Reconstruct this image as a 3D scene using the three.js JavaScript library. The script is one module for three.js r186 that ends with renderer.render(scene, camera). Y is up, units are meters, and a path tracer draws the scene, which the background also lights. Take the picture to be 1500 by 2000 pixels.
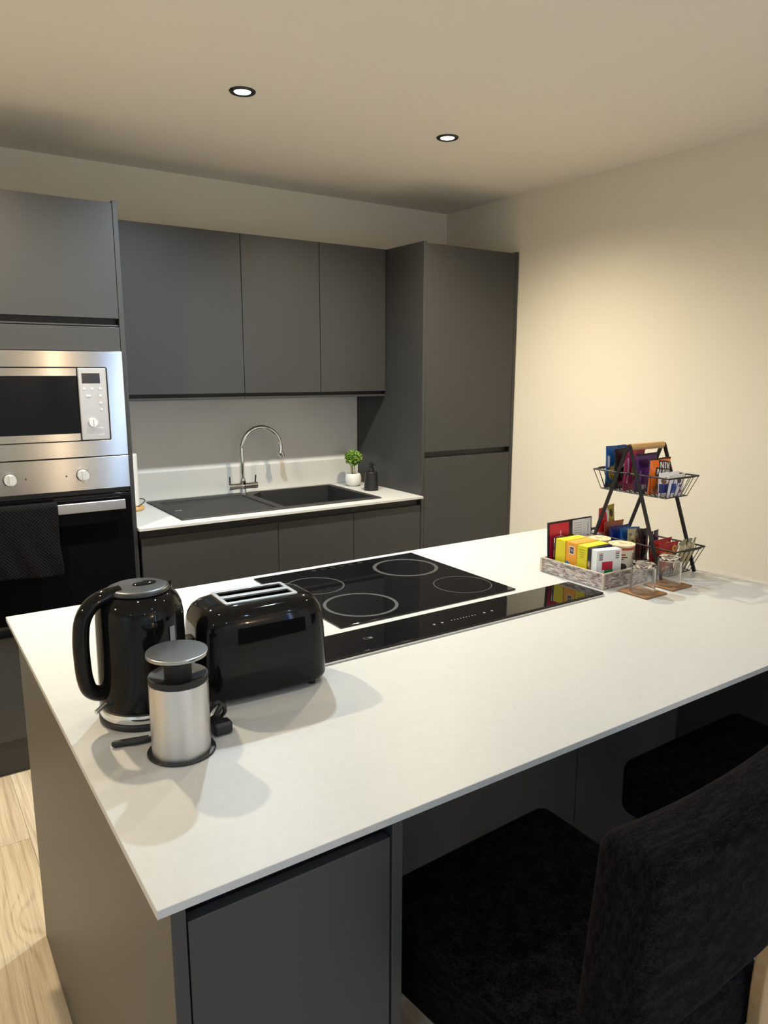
import * as THREE from 'three';
import { RoundedBoxGeometry } from 'three/addons/geometries/RoundedBoxGeometry.js';
import { mergeGeometries, mergeVertices } from 'three/addons/utils/BufferGeometryUtils.js';
import { RectAreaLightUniformsLib } from 'three/addons/lights/RectAreaLightUniformsLib.js';
import { Brush, Evaluator, SUBTRACTION } from 'three-bvh-csg';

// ---------------------------------------------------------------- camera, sky, large lights, exposure
const scene = new THREE.Scene();
const camera = new THREE.PerspectiveCamera(2 * Math.atan(1000 / 1436.4) * 180 / Math.PI, 0.75, 0.05, 60);
camera.position.set(0, 1.54, 0);
{
  const yaw = 0.59404751, pitch = 0.19054666, roll = 0.00266188;
  const F = new THREE.Vector3(Math.sin(yaw) * Math.cos(pitch), -Math.sin(pitch), -Math.cos(yaw) * Math.cos(pitch));
  const R0 = new THREE.Vector3(Math.cos(yaw), 0, Math.sin(yaw));
  const U0 = new THREE.Vector3().crossVectors(R0, F);
  const U = U0.clone().multiplyScalar(Math.cos(roll)).addScaledVector(R0, -Math.sin(roll));
  camera.up.copy(U);
  camera.lookAt(camera.position.clone().add(F));
}
scene.add(camera);
scene.background = new THREE.Color().setRGB(0.10, 0.16, 0.30);          // dusk outside the window
RectAreaLightUniformsLib.init();
const windowGlow = new THREE.RectAreaLight(new THREE.Color().setRGB(0.36, 0.58, 1.0), 8.0, 0.15, 1.9);
windowGlow.position.set(2.24, 1.1, 2.93);                                  // daylight in the balcony door behind the photographer
scene.add(windowGlow);
const renderer = new THREE.WebGLRenderer({ antialias: true });
renderer.toneMapping = THREE.LinearToneMapping;
renderer.toneMappingExposure = 1.06;
renderer.shadowMap.enabled = true;

const CEIL = 2.4257, WX = 2.82, WZ = -3.532, LX = -2.6, RZ = 3.0;
const SPOT_COOL = new THREE.Color().setRGB(0.74, 0.90, 1.0), SPOT_WARM = new THREE.Color().setRGB(1.0, 0.86, 0.62);
const SPOT_PALE = new THREE.Color().setRGB(0.34, 0.60, 1.0);
const SPOTS = [   // x, z, colour, power, label
  [0.22, -2.41, SPOT_WARM, 8.6, 'warm white recessed downlight above the oven aisle'],
  [1.07, -2.41, SPOT_COOL, 8.6, 'cool white recessed downlight, left of the two seen in the ceiling'],
  [1.92, -2.41, SPOT_WARM, 8.6, 'warm white recessed downlight, right of the two seen in the ceiling'],
  [0.22, -1.0, SPOT_WARM, 0.5, 'warm white recessed downlight above the kettle'],
  [1.07, -1.0, SPOT_COOL, 0.9, 'cool white recessed downlight above the nearer stool'],
  [1.92, -1.0, SPOT_WARM, 0.9, 'warm white recessed downlight above the farther stool'],
  [1.07, 0.41, SPOT_PALE, 0.8, 'cool white recessed downlight just behind the stools'],
  [-1.70, -1.3, SPOT_WARM, 8, 'warm white recessed downlight over the open floor left of the island'],
  [1.92, 1.82, SPOT_PALE, 8, 'cool white recessed downlight near the balcony door'],
  [0.22, 2.2, SPOT_PALE, 12, 'cool white recessed downlight behind the photographer'],
  [-1.70, 1.2, SPOT_PALE, 14, 'cool white recessed downlight over the floor left of the photographer']];

// ---------------------------------------------------------------- helpers
let seed = 12345;
const rnd = () => { seed = (seed * 1664525 + 1013904223) >>> 0; return seed / 4294967296; };
const rr = (a, b) => a + (b - a) * rnd();
const used = new Map();
const numbered = n => { const k = used.get(n) ?? 0; used.set(n, k + 1); return k ? `${n}_${String(k).padStart(3, '0')}` : n; };
const V = (x, y, z) => new THREE.Vector3(x, y, z);
function sh(o) { o.castShadow = true; o.receiveShadow = true; return o; }
function thing(name, label, category, [x, y, z] = [0, 0, 0], turn = 0, group) {
  const o = new THREE.Group(); o.name = numbered(name); scene.add(o);
  o.position.set(x, y, z); o.rotation.y = turn; o.userData = { label, category };
  if (group) o.userData.group = group;
  return o;
}
const structure = (name, geo, m, label) => { const o = sh(new THREE.Mesh(geo, m)); o.name = name; o.userData = { kind: 'structure', label, category: name.split('_')[0] }; scene.add(o); return o; };
// a part given in its thing's own axes
function lpart(name, geo, m, parent, label) { const o = sh(new THREE.Mesh(geo, m)); o.name = name; if (label) o.userData.label = label; parent.add(o); return o; }
// a part given in world axes under an unturned thing
function part(name, geo, m, parent, label) {
  let p = parent, off = V(0, 0, 0);
  while (p && p !== scene) { off.add(p.position); p = p.parent; }
  geo.translate(-off.x, -off.y, -off.z);
  return lpart(name, geo, m, parent, label);
}
function single(name, geo, m, label, category, [x, y, z] = [0, 0, 0], turn = 0, group) {
  const o = sh(new THREE.Mesh(geo, m)); o.name = numbered(name); o.position.set(x, y, z); o.rotation.y = turn;
  o.userData = { label, category }; if (group) o.userData.group = group; scene.add(o); return o;
}
function bx(x0, x1, y0, y1, z0, z1, r = 0.0012, s = 2) {
  const w = Math.abs(x1 - x0), h = Math.abs(y1 - y0), d = Math.abs(z1 - z0);
  r = Math.min(r, 0.49 * Math.min(w, h, d));
  const g = r > 0 ? new RoundedBoxGeometry(w, h, d, s, r) : new THREE.BoxGeometry(w, h, d);
  return g.translate((x0 + x1) / 2, (y0 + y1) / 2, (z0 + z1) / 2);
}
const norm = gs => gs.map(g => { const o = g.index ? g.toNonIndexed() : g; for (const k of Object.keys(o.attributes)) if (!['position', 'normal', 'uv'].includes(k)) o.deleteAttribute(k); return o; });
const merge = gs => mergeGeometries(norm(gs));
const cyl = (x, y0, y1, z, r0, r1 = r0, n = 40) => new THREE.CylinderGeometry(r1, r0, y1 - y0, n).translate(x, (y0 + y1) / 2, z);
function tube(pts, r, n = 64, k = 12, closed = false) { return new THREE.TubeGeometry(new THREE.CatmullRomCurve3(pts.map(p => p.isVector3 ? p : V(...p)), closed, 'centripetal'), n, r, k, closed); }
function rod(a, b, r, k = 8) { const A = V(...a), B = V(...b), d = B.clone().sub(A); const g = new THREE.CylinderGeometry(r, r, d.length(), k); g.applyQuaternion(new THREE.Quaternion().setFromUnitVectors(V(0, 1, 0), d.clone().normalize())); const m = A.add(B).multiplyScalar(0.5); return g.translate(m.x, m.y, m.z); }
function bar(a, b, w, t) { const A = V(...a), B = V(...b), d = B.clone().sub(A); const g = new RoundedBoxGeometry(t, d.length(), w, 2, Math.min(w, t) * 0.2); g.applyQuaternion(new THREE.Quaternion().setFromUnitVectors(V(0, 1, 0), d.clone().normalize())); const m = A.add(B).multiplyScalar(0.5); return g.translate(m.x, m.y, m.z); }
const lathe = (pts, n = 64) => new THREE.LatheGeometry(pts.map(p => new THREE.Vector2(...p)), n);
// a box with round edges and a fine grid, so that it can be bent
function softBox(w, h, d, r, nx, ny, nz, bend) {
  let g = new THREE.BoxGeometry(w, h, d, nx, ny, nz);
  const p = g.attributes.position, q = V(0, 0, 0), c = V(0, 0, 0);
  for (let i = 0; i < p.count; i++) {
    q.fromBufferAttribute(p, i);
    c.set(THREE.MathUtils.clamp(q.x, -w / 2 + r, w / 2 - r), THREE.MathUtils.clamp(q.y, -h / 2 + r, h / 2 - r), THREE.MathUtils.clamp(q.z, -d / 2 + r, d / 2 - r));
    q.sub(c); if (q.lengthSq() > 1e-12) q.setLength(Math.min(r, q.length() > 0 ? r : 0)); q.add(c);
    if (bend) bend(q);
    p.setXYZ(i, q.x, q.y, q.z);
  }
  g.deleteAttribute('normal'); g = mergeVertices(g, 1e-5); g.computeVertexNormals();
  return g;
}
function shapeOf(pts) { const s = new THREE.Shape(); pts.forEach(([x, y], i) => i ? s.lineTo(x, y) : s.moveTo(x, y)); s.closePath(); return s; }
function roundRect(s, x0, y0, x1, y1, r) { s.moveTo(x0 + r, y0); s.lineTo(x1 - r, y0); s.quadraticCurveTo(x1, y0, x1, y0 + r); s.lineTo(x1, y1 - r); s.quadraticCurveTo(x1, y1, x1 - r, y1); s.lineTo(x0 + r, y1); s.quadraticCurveTo(x0, y1, x0, y1 - r); s.lineTo(x0, y0 + r); s.quadraticCurveTo(x0, y0, x0 + r, y0); return s; }
// a flat slab seen in plan: shape in (x, -z), from y0 to y1
function slab(shape, y0, y1, bevel = 0.001) {
  const g = new THREE.ExtrudeGeometry(shape, { depth: y1 - y0 - 2 * bevel, bevelEnabled: bevel > 0, bevelThickness: bevel, bevelSize: bevel, bevelOffset: -bevel, bevelSegments: 2, curveSegments: 24 });
  return g.rotateX(-Math.PI / 2).translate(0, y0 + bevel, 0);
}
const rgb = (r, g, b) => new THREE.Color().setRGB(r, g, b);
const std = (c, roughness, o = {}) => new THREE.MeshPhysicalMaterial({ color: c, roughness, ...o });
function noise2(w, h, f) { // data texture from f(u, v) -> [r,g,b] 0..255
  const a = new Uint8Array(w * h * 4);
  for (let y = 0; y < h; y++) for (let x = 0; x < w; x++) { const c = f(x, y); const k = 4 * (y * w + x); a[k] = c[0]; a[k + 1] = c[1]; a[k + 2] = c[2]; a[k + 3] = 255; }
  const t = new THREE.DataTexture(a, w, h); t.magFilter = THREE.LinearFilter; t.minFilter = THREE.LinearMipmapLinearFilter; t.generateMipmaps = true; t.wrapS = t.wrapT = THREE.RepeatWrapping; t.needsUpdate = true; return t;
}
// smooth value noise
const perm = Array.from({ length: 4096 }, () => rnd());
const hv = (x, y, s) => perm[(((x * 73856093) ^ (y * 19349663) ^ (s * 83492791)) >>> 0) & 4095];
function vn(x, y, s = 0) { const xi = Math.floor(x), yi = Math.floor(y), fx = x - xi, fy = y - yi, u = fx * fx * (3 - 2 * fx), v = fy * fy * (3 - 2 * fy); return (hv(xi, yi, s) * (1 - u) + hv(xi + 1, yi, s) * u) * (1 - v) + (hv(xi, yi + 1, s) * (1 - u) + hv(xi + 1, yi + 1, s) * u) * v; }
const fbm = (x, y, s, o = 4) => { let a = 0, k = 0.5, t = 0; for (let i = 0; i < o; i++) { a += k * vn(x, y, s + i); t += k; x *= 2.03; y *= 2.03; k *= 0.5; } return a / t; };
function canvasTex(w, h, draw) { const c = document.createElement('canvas'); c.width = w; c.height = h; const x = c.getContext('2d'); draw(x, w, h); const t = new THREE.CanvasTexture(c); t.colorSpace = THREE.SRGBColorSpace; return t; }

// ---------------------------------------------------------------- materials
const M = {};
M.wall = std(rgb(0.80, 0.75, 0.64), 0.9);
M.ceiling = std(rgb(0.86, 0.805, 0.725), 0.95);
M.cabinet = std(rgb(0.040, 0.040, 0.0405), 0.42);
M.rail = std(rgb(0.035, 0.035, 0.035), 0.5);
M.carcass = std(rgb(0.050, 0.050, 0.050), 0.55);
const quartzTex = noise2(256, 256, (x, y) => { const n = 246 + 6 * (fbm(x / 9, y / 9, 3) - 0.5) + 5 * (rnd() - 0.5); return [n, n, n - 1]; });
quartzTex.colorSpace = THREE.SRGBColorSpace; quartzTex.repeat.set(3, 3);
M.quartz = std(rgb(0.625, 0.616, 0.595), 0.42, { map: quartzTex, specularIntensity: 0.7 });
M.splash = std(rgb(0.78, 0.78, 0.765), 0.2);
M.steel = std(rgb(0.47, 0.46, 0.445), 0.23, { metalness: 1, anisotropy: 1.0, anisotropyRotation: Math.PI / 2 });
M.steelPlain = std(rgb(0.66, 0.66, 0.65), 0.32, { metalness: 1 });
M.brushed = std(rgb(0.72, 0.72, 0.72), 0.36, { metalness: 1, anisotropy: 0.6, anisotropyRotation: Math.PI / 2 });
M.chrome = std(rgb(0.82, 0.82, 0.82), 0.06, { metalness: 1 });
M.blackGlass = std(rgb(0.005, 0.005, 0.006), 0.03, { specularIntensity: 0.8 });
M.ovenGlass = std(rgb(0.004, 0.004, 0.005), 0.06, { specularIntensity: 0.35 });
M.blackGloss = std(rgb(0.006, 0.006, 0.006), 0.06, { specularIntensity: 0.5 });
M.blackSatin = std(rgb(0.014, 0.014, 0.015), 0.42);
M.blackMatt = std(rgb(0.012, 0.012, 0.013), 0.6);
M.lidGrey = std(rgb(0.03, 0.031, 0.033), 0.35);
M.blackMetal = std(rgb(0.012, 0.012, 0.012), 0.45);
const sinkBump = noise2(128, 128, () => { const n = 90 + 120 * rnd(); return [n, n, n]; });
M.sink = std(rgb(0.022, 0.022, 0.022), 0.55);
M.white = std(rgb(0.78, 0.77, 0.73), 0.5);
M.whiteGloss = std(rgb(0.80, 0.79, 0.76), 0.25);
M.knob = std(rgb(0.72, 0.72, 0.71), 0.3, { metalness: 0.6 });
M.print = std(rgb(0.02, 0.02, 0.02), 0.6);
M.printGrey = std(rgb(0.30, 0.30, 0.30), 0.5);
M.glass = new THREE.MeshPhysicalMaterial({ color: 0xffffff, roughness: 0.0, transmission: 1, thickness: 0.01, ior: 1.5 });
M.pane = new THREE.MeshPhysicalMaterial({ color: 0xffffff, roughness: 0.0, transmission: 1, thickness: 0, ior: 1.5 });

function woodTex(w, h, base, dark, s, scaleAcross, scaleAlong, knot) {
  const t = noise2(w, h, (x, y) => {
    const u = x / w, v = y / h;
    let uu = u * scaleAcross + 0.9 * (fbm(v * scaleAlong * 0.5, u * 2 + s, s) - 0.5) * scaleAcross * 0.28;
    if (knot) { const dx = (u - knot[0]), dy = (v - knot[1]) * 3.0; uu += knot[2] * Math.exp(-(dx * dx + dy * dy) * 18); }
    const ring = 0.5 + 0.5 * Math.sin(uu * 6.283);
    const fine = fbm(u * 70, v * 9, s + 11, 3), mid = fbm(u * 9, v * 3, s + 5, 4);
    const k = THREE.MathUtils.clamp(0.20 * Math.pow(ring, 4) * (0.4 + fine) + 0.55 * (fine - 0.36) + 0.5 * (mid - 0.42), 0, 1);
    return [0, 1, 2].map(i => base[i] + (dark[i] - base[i]) * k);
  });
  t.colorSpace = THREE.SRGBColorSpace; return t;
}
const plankTones = [[[218, 203, 178], [140, 114, 88]], [[208, 190, 162], [130, 104, 78]], [[222, 209, 187], [148, 124, 98]], [[200, 181, 151], [122, 96, 70]]];
M.planks = plankTones.map(([b, d], i) => std(0xffffff, 0.5, { map: woodTex(192, 1024, b, d, 20 + i * 7, 4 + (i % 2), 5, [0.40 + 0.06 * i, 0.30 + 0.13 * i, 1.9]) }));
M.bamboo = std(0xffffff, 0.45, { map: woodTex(128, 256, [214, 170, 112], [182, 132, 78], 71, 4, 3) });
M.oak = std(0xffffff, 0.45, { map: woodTex(128, 512, [178, 148, 108], [140, 108, 72], 77, 4, 3) });
const corkTex = noise2(256, 256, (x, y) => { const n = fbm(x / 6, y / 6, 31, 3), m = fbm(x / 30, y / 30, 37, 2); const k = 0.72 + 0.5 * (n - 0.5) + 0.25 * (m - 0.5); return [190 * k, 140 * k, 92 * k]; });
corkTex.colorSpace = THREE.SRGBColorSpace; M.cork = std(0xffffff, 0.9, { map: corkTex });
const crateTex = noise2(512, 128, (x, y) => {
  const n = fbm(x / 60, y / 7, 41, 4), f = fbm(x / 14, y / 2.2, 47, 3), p = fbm(x / 26, y / 14, 53, 3);
  let k = 0.58 + 0.5 * (n - 0.5) + 0.4 * (f - 0.5); if (f < 0.30) k *= 0.55;
  const c = p > 0.56 ? [222, 212, 206] : p < 0.38 ? [160, 138, 132] : [192, 180, 174];
  return c.map(v => THREE.MathUtils.clamp(v * (0.27 + k), 0, 255));
});
crateTex.colorSpace = THREE.SRGBColorSpace; M.crate = std(0xffffff, 0.85, { map: crateTex });
M.crateEnd = std(rgb(0.60, 0.50, 0.37), 0.85);
const velvetTex = noise2(512, 512, (x, y) => { const n = fbm(x / 5, y / 5, 61, 3), m = fbm(x / 40, y / 40, 67, 3); const k = 0.55 + 1.5 * (n - 0.5) + 1.1 * (m - 0.5) + 0.2 * (rnd() - 0.5); const c = THREE.MathUtils.clamp(k, 0.05, 1); return [32 * c, 28 * c, 31 * c]; });
velvetTex.colorSpace = THREE.SRGBColorSpace; velvetTex.repeat.set(2, 2);
M.velvet = std(0xffffff, 0.95, { map: velvetTex, specularIntensity: 0.15, sheen: 0.18, sheenRoughness: 0.45, sheenColor: rgb(0.10, 0.085, 0.085) });
const waffleTex = noise2(128, 128, (x, y) => { const u = x / 128 * 2 * Math.PI, v = y / 128 * 2 * Math.PI; const n = 127 + 60 * Math.cos(u + v) + 60 * Math.cos(u - v); return [n, n, n]; });
waffleTex.repeat.set(24, 40);
M.towel = std(rgb(0.007, 0.007, 0.008), 0.95, { bumpMap: waffleTex, bumpScale: 0.0022, specularIntensity: 0.2 });

// ---------------------------------------------------------------- the room
const T = 0.12;
{
  const fl = structure('floor', bx(LX - T, WX + T, -0.11, -0.0125, WZ - T, RZ + T, 0), std(rgb(0.12, 0.09, 0.06), 0.9), 'light oak laminate floor of long planks');
  const W = 0.192, L = 1.285, cache = new Map();
  let col = 0;
  for (let x = 0.258 - 15 * W; x < WX; x += W, col++) {
    let z = col === 14 ? -2.492 - L : WZ - rr(0, 1) * L;
    if (col === 15) z = -2.85 - L * 0.5;
    for (let k = 0; z < RZ; z += L, k++) {
      const x0 = Math.max(x, LX), x1 = Math.min(x + W, WX), z0 = Math.max(z, WZ), z1 = Math.min(z + L, RZ);
      if (x1 - x0 < 0.02 || z1 - z0 < 0.02) continue;
      const w = x1 - x0 - 0.0012, l = z1 - z0 - 0.0012, key = w.toFixed(3) + l.toFixed(3);
      if (!cache.has(key)) {
        const g = new THREE.BoxGeometry(w, 0.012, l), uv = g.attributes.uv;
        for (let i = 0; i < uv.count; i++) uv.setXY(i, uv.getX(i) * w / W, uv.getY(i) * l / L);
        cache.set(key, g);
      }
      const o = sh(new THREE.Mesh(cache.get(key), M.planks[Math.floor(rnd() * 4)])); o.name = 'plank'; o.position.set((x0 + x1) / 2, -0.006, (z0 + z1) / 2); fl.add(o);
    }
  }
  structure('ceiling', bx(LX - T, WX + T, CEIL, CEIL + T, WZ - T, RZ + T, 0), M.ceiling, 'plain cream painted ceiling');
  structure('wall_back', bx(LX - T, WX + T, 0, CEIL, WZ - T, WZ, 0), M.wall, 'cream painted wall behind the kitchen cabinets');
  structure('wall_right', bx(WX, WX + T, 0, CEIL, WZ, RZ, 0), M.wall, 'plain cream painted wall right of the island');
  structure('wall_left', bx(LX - T, LX, 0, CEIL, WZ, RZ, 0), M.wall, 'plain cream wall at the far left of the room');
  const wx0 = 2.115, wx1 = 2.365, wy1 = 2.12;
  structure('wall_front', merge([bx(LX - T, wx0, 0, CEIL, RZ, RZ + T, 0), bx(wx1, WX + T, 0, CEIL, RZ, RZ + T, 0), bx(wx0, wx1, wy1, CEIL, RZ, RZ + T, 0)]), M.wall, 'cream wall with a balcony door behind the photographer');
  const d = structure('window_1', merge([bx(wx0, wx0 + 0.05, 0, wy1, RZ + 0.02, RZ + 0.09), bx(wx1 - 0.05, wx1, 0, wy1, RZ + 0.02, RZ + 0.09), bx(wx0 + 0.05, wx1 - 0.05, wy1 - 0.05, wy1, RZ + 0.02, RZ + 0.09), bx(wx0 + 0.05, wx1 - 0.05, 0, 0.09, RZ + 0.02, RZ + 0.09)]), M.white, 'narrow glazed balcony door with white frame');
  lpart('pane', bx(wx0 + 0.05, wx1 - 0.05, 0.09, wy1 - 0.05, RZ + 0.05, RZ + 0.056, 0), M.pane, d);
}

// ceiling downlights
SPOTS.forEach(([x, z, color, power, label]) => {
  const t = thing('ceiling_downlight', label, 'downlight', [x, CEIL, z]);
  lpart('bezel', lathe([[0.027, -0.0015], [0.029, -0.0045], [0.036, -0.006], [0.0415, -0.004], [0.0435, -0.0002], [0.027, -0.0002], [0.027, -0.0015]], 48), std(rgb(0.07, 0.07, 0.075), 0.3, { metalness: 0.8 }), t, 'dark metal bezel');
  lpart('light_disc', new THREE.CylinderGeometry(0.0265, 0.0265, 0.002, 40).translate(0, -0.0016, 0), std(rgb(0.8, 0.8, 0.8), 0.4, { emissive: color, emissiveIntensity: 14 }), t, 'glowing lamp face');
  const l = new THREE.SpotLight(color, power, 0, 1.35, 0.8, 2);
  l.position.set(x, CEIL - 0.012, z); l.target.position.set(x, 0, z); l.castShadow = true; l.shadow.radius = 1.2;
  scene.add(l); scene.add(l.target);
});

// wall lamp at the living end of the room; its warm streak shows in the brushed steel
{
  const warm = rgb(1, 0.74, 0.46);
  const t = thing('wall_lamp', 'slim warm wall lamp on the wall behind the photographer', 'lamp', [1.57, 1.80, RZ]);
  lpart('back_plate', bx(-0.04, 0.04, -0.09, 0.09, -0.015, -0.0005, 0.004), M.blackMetal, t);
  lpart('arm', bx(-0.012, 0.012, -0.012, 0.012, -0.05, -0.0155, 0.002), M.blackMetal, t);
  lpart('lamp_shade', new THREE.CylinderGeometry(0.04, 0.04, 0.34, 32).translate(0, 0, -0.092), std(rgb(0.8, 0.75, 0.65), 0.6, { emissive: warm, emissiveIntensity: 3 }), t);
  const l = new THREE.PointLight(warm, 2.2); l.position.set(1.57, 1.80, RZ - 0.15); l.castShadow = true; l.shadow.radius = 1.5; scene.add(l);
}

// ---------------------------------------------------------------- the run of cabinets along the back wall
const ZF = -2.923, DT = 0.019, BACK = WZ + 0.002;         // door fronts, door thickness
const ZC = ZF - DT - 0.002;                                // carcass front
const door = (x0, x1, y0, y1, zf = ZF, t = DT) => bx(x0 + 0.0015, x1 - 0.0015, y0, y1, zf - t, zf, 0.0012);
// oven tower
{
  const t = thing('oven_tower_cabinet', 'tall grey cabinet housing the microwave and the oven', 'cabinet', [0.47, 0, -3.23]);
  part('side_panel', bx(0.770, 0.788, 0, 2.147, BACK, ZF + 0.001), M.cabinet, t);
  part('side_panel', bx(0.152, 0.170, 0, 2.147, BACK, ZF + 0.001), M.cabinet, t);
  part('top_panel', bx(0.170, 0.770, 2.115, 2.133, BACK, ZC), M.carcass, t);
  part('back_panel', bx(0.170, 0.770, 0.15, 2.115, BACK, BACK + 0.008), M.carcass, t);
  part('shelf', bx(0.170, 0.770, 1.625, 1.643, BACK + 0.008, ZC), M.carcass, t);
  part('shelf', bx(0.170, 0.770, 0.585, 0.603, BACK + 0.008, ZC), M.carcass, t);
  part('upper_door', door(0.170, 0.770, 1.727, 2.138), M.cabinet, t);
  part('handle_rail', merge([bx(0.171, 0.769, 1.690, 1.760, ZF - 0.045, ZF - 0.038), bx(0.171, 0.7655, 1.698, 1.7035, ZF - 0.036, ZF - 0.004)]), M.rail, t, 'dark recessed grip rail');
  part('filler_panel', door(0.170, 0.770, 1.608, 1.695), M.cabinet, t);
  part('lower_door', door(0.170, 0.770, 0.155, 0.560), M.cabinet, t);
  part('handle_rail', bx(0.171, 0.769, 0.555, 0.600, ZF - 0.045, ZF - 0.038), M.rail, t);
  part('plinth', bx(0.170, 0.770, 0, 0.148, ZF - 0.058, ZF - 0.042), M.cabinet, t);
}
// built-in microwave
{
  const t = thing('built_in_microwave', 'stainless steel built-in microwave with black window above the oven', 'microwave', [0.47, 1.215, -3.1]);
  const s = new THREE.Shape(); s.moveTo(0.172, 1.217); s.lineTo(0.7685, 1.217); s.lineTo(0.7685, 1.606); s.lineTo(0.172, 1.606); s.closePath();
  const h = new THREE.Path(); roundRect(h, 0.228, 1.2765, 0.7085, 1.5475, 0.008); s.holes.push(h);
  const fr = new THREE.ExtrudeGeometry(s, { depth: 0.016, bevelEnabled: true, bevelThickness: 0.002, bevelSize: 0.0015, bevelOffset: -0.0015, bevelSegments: 2 }); fr.translate(0, 0, ZF - 0.004);
  part('trim_frame', fr, M.steel, t);
  part('body', bx(0.20, 0.74, 1.24, 1.60, -3.35, ZF - 0.03), M.blackMatt, t);
  // door: steel frame strips round a black window
  const strips = merge([bx(0.231, 0.600, 1.279, 1.3065, ZF - 0.01, ZF + 0.016, 0.0015), bx(0.231, 0.600, 1.5155, 1.545, ZF - 0.01, ZF + 0.016, 0.0015), bx(0.231, 0.262, 1.3065, 1.5155, ZF - 0.01, ZF + 0.016, 0.0015)]);
  const dr = part('door', strips, M.steel, t);
  part('window', bx(0.262, 0.600, 1.3065, 1.5155, ZF - 0.01, ZF + 0.0135, 0.0008), M.ovenGlass, dr, 'black glass window');
  const cp = part('control_panel', bx(0.6035, 0.7055, 1.279, 1.545, ZF - 0.01, ZF + 0.016, 0.004, 3), std(rgb(0.56, 0.56, 0.55), 0.34, { metalness: 0.85 }), t);
  const zc = ZF + 0.016;
  const disp = canvasTex(256, 140, (c, w, hh) => { c.fillStyle = '#07090a'; c.fillRect(0, 0, w, hh); c.font = '70px monospace'; c.fillStyle = '#15211f'; c.fillText('0:0', 78, 96); c.fillStyle = '#5a2430'; c.fillRect(36, 24, 16, 9); c.fillStyle = '#2b2a2c'; c.fillRect(140, 24, 30, 8); });
  part('display', bx(0.617, 0.681, 1.489, 1.526, zc - 0.001, zc + 0.0008, 0), std(0xffffff, 0.15, { map: disp }), cp, 'small black display');
  for (const [x, y, w] of [[0.623, 1.468, 0.010], [0.650, 1.468, 0.010], [0.680, 1.469, 0.010], [0.636, 1.443, 0.018], [0.679, 1.442, 0.009], [0.679, 1.415, 0.009], [0.680, 1.391, 0.008]])
    part('button', bx(x - w / 2, x + w / 2, y - 0.004, y + 0.004, zc - 0.001, zc + 0.003, 0.0018, 3), M.knob, cp);
  const kb = new THREE.CylinderGeometry(0.0155, 0.017, 0.016, 36).rotateX(Math.PI / 2).translate(0.645, 1.345, zc + 0.008);
  const kn = part('knob', kb, M.knob, cp, 'round dial');
  part('ridge', bx(0.6435, 0.6465, 1.333, 1.357, zc + 0.0155, zc + 0.018, 0.001), M.chrome, kn);
  part('printed_line', merge([bx(0.648, 0.684, 1.3235, 1.325, zc - 0.0005, zc + 0.0004, 0), bx(0.622, 0.684, 1.2985, 1.300, zc - 0.0005, zc + 0.0004, 0), bx(0.617, 0.6185, 1.302, 1.322, zc - 0.0005, zc + 0.0004, 0)]), M.whiteGloss, cp);
}
// built-in oven
{
  const t = thing('built_in_oven', 'black glass built-in oven with steel control strip below the microwave', 'oven', [0.47, 0.605, -3.1]);
  part('body', bx(0.19, 0.75, 0.612, 1.205, -3.45, ZF - 0.004), M.blackMatt, t);
  const zp = ZF + 0.016;
  const cp = part('control_panel', bx(0.1725, 0.7685, 1.0915, 1.2135, ZF - 0.003, zp, 0.002, 3), M.steel, t);
  for (const x of [0.348, 0.595]) {
    const k = part('knob', merge([new THREE.CylinderGeometry(0.020, 0.0215, 0.020, 40).rotateX(Math.PI / 2).translate(x, 1.15, zp + 0.010), bx(x - 0.0055, x + 0.0055, 1.131, 1.169, zp + 0.018, zp + 0.026, 0.003, 3)]), M.knob, cp, 'silver rotary knob');
    part('knob_ring', new THREE.TorusGeometry(0.0222, 0.0012, 8, 40).translate(x, 1.15, zp + 0.001), M.print, k);
    for (let i = 0; i < 8; i++) { const a = i * Math.PI / 4; part('dial_mark', bx(x + 0.030 * Math.sin(a) - 0.001, x + 0.030 * Math.sin(a) + 0.001, 1.15 + 0.03 * Math.cos(a) - 0.001, 1.15 + 0.03 * Math.cos(a) + 0.001, zp - 0.0005, zp + 0.0004, 0), M.print, k); }
  }
  for (const x of [0.400, 0.538]) part('indicator', new THREE.CylinderGeometry(0.003, 0.003, 0.002, 16).rotateX(Math.PI / 2).translate(x, 1.149, zp + 0.0005), M.print, cp);
  part('vent_strip', bx(0.1745, 0.7665, 1.072, 1.0905, ZF - 0.003, ZF + 0.002, 0.001), M.blackSatin, t);
  const dr = part('door', bx(0.1725, 0.7685, 0.609, 1.0705, ZF - 0.002, ZF + 0.017, 0.002, 3), M.ovenGlass, t, 'black glass door');
  part('handle', merge([bx(0.205, 0.735, 1.014, 1.051, ZF + 0.047, ZF + 0.060, 0.003, 3), bx(0.225, 0.245, 1.022, 1.043, ZF + 0.0165, ZF + 0.048), bx(0.695, 0.715, 1.022, 1.043, ZF + 0.0165, ZF + 0.048)]), M.steelPlain, dr, 'flat steel bar handle');
}
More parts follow.
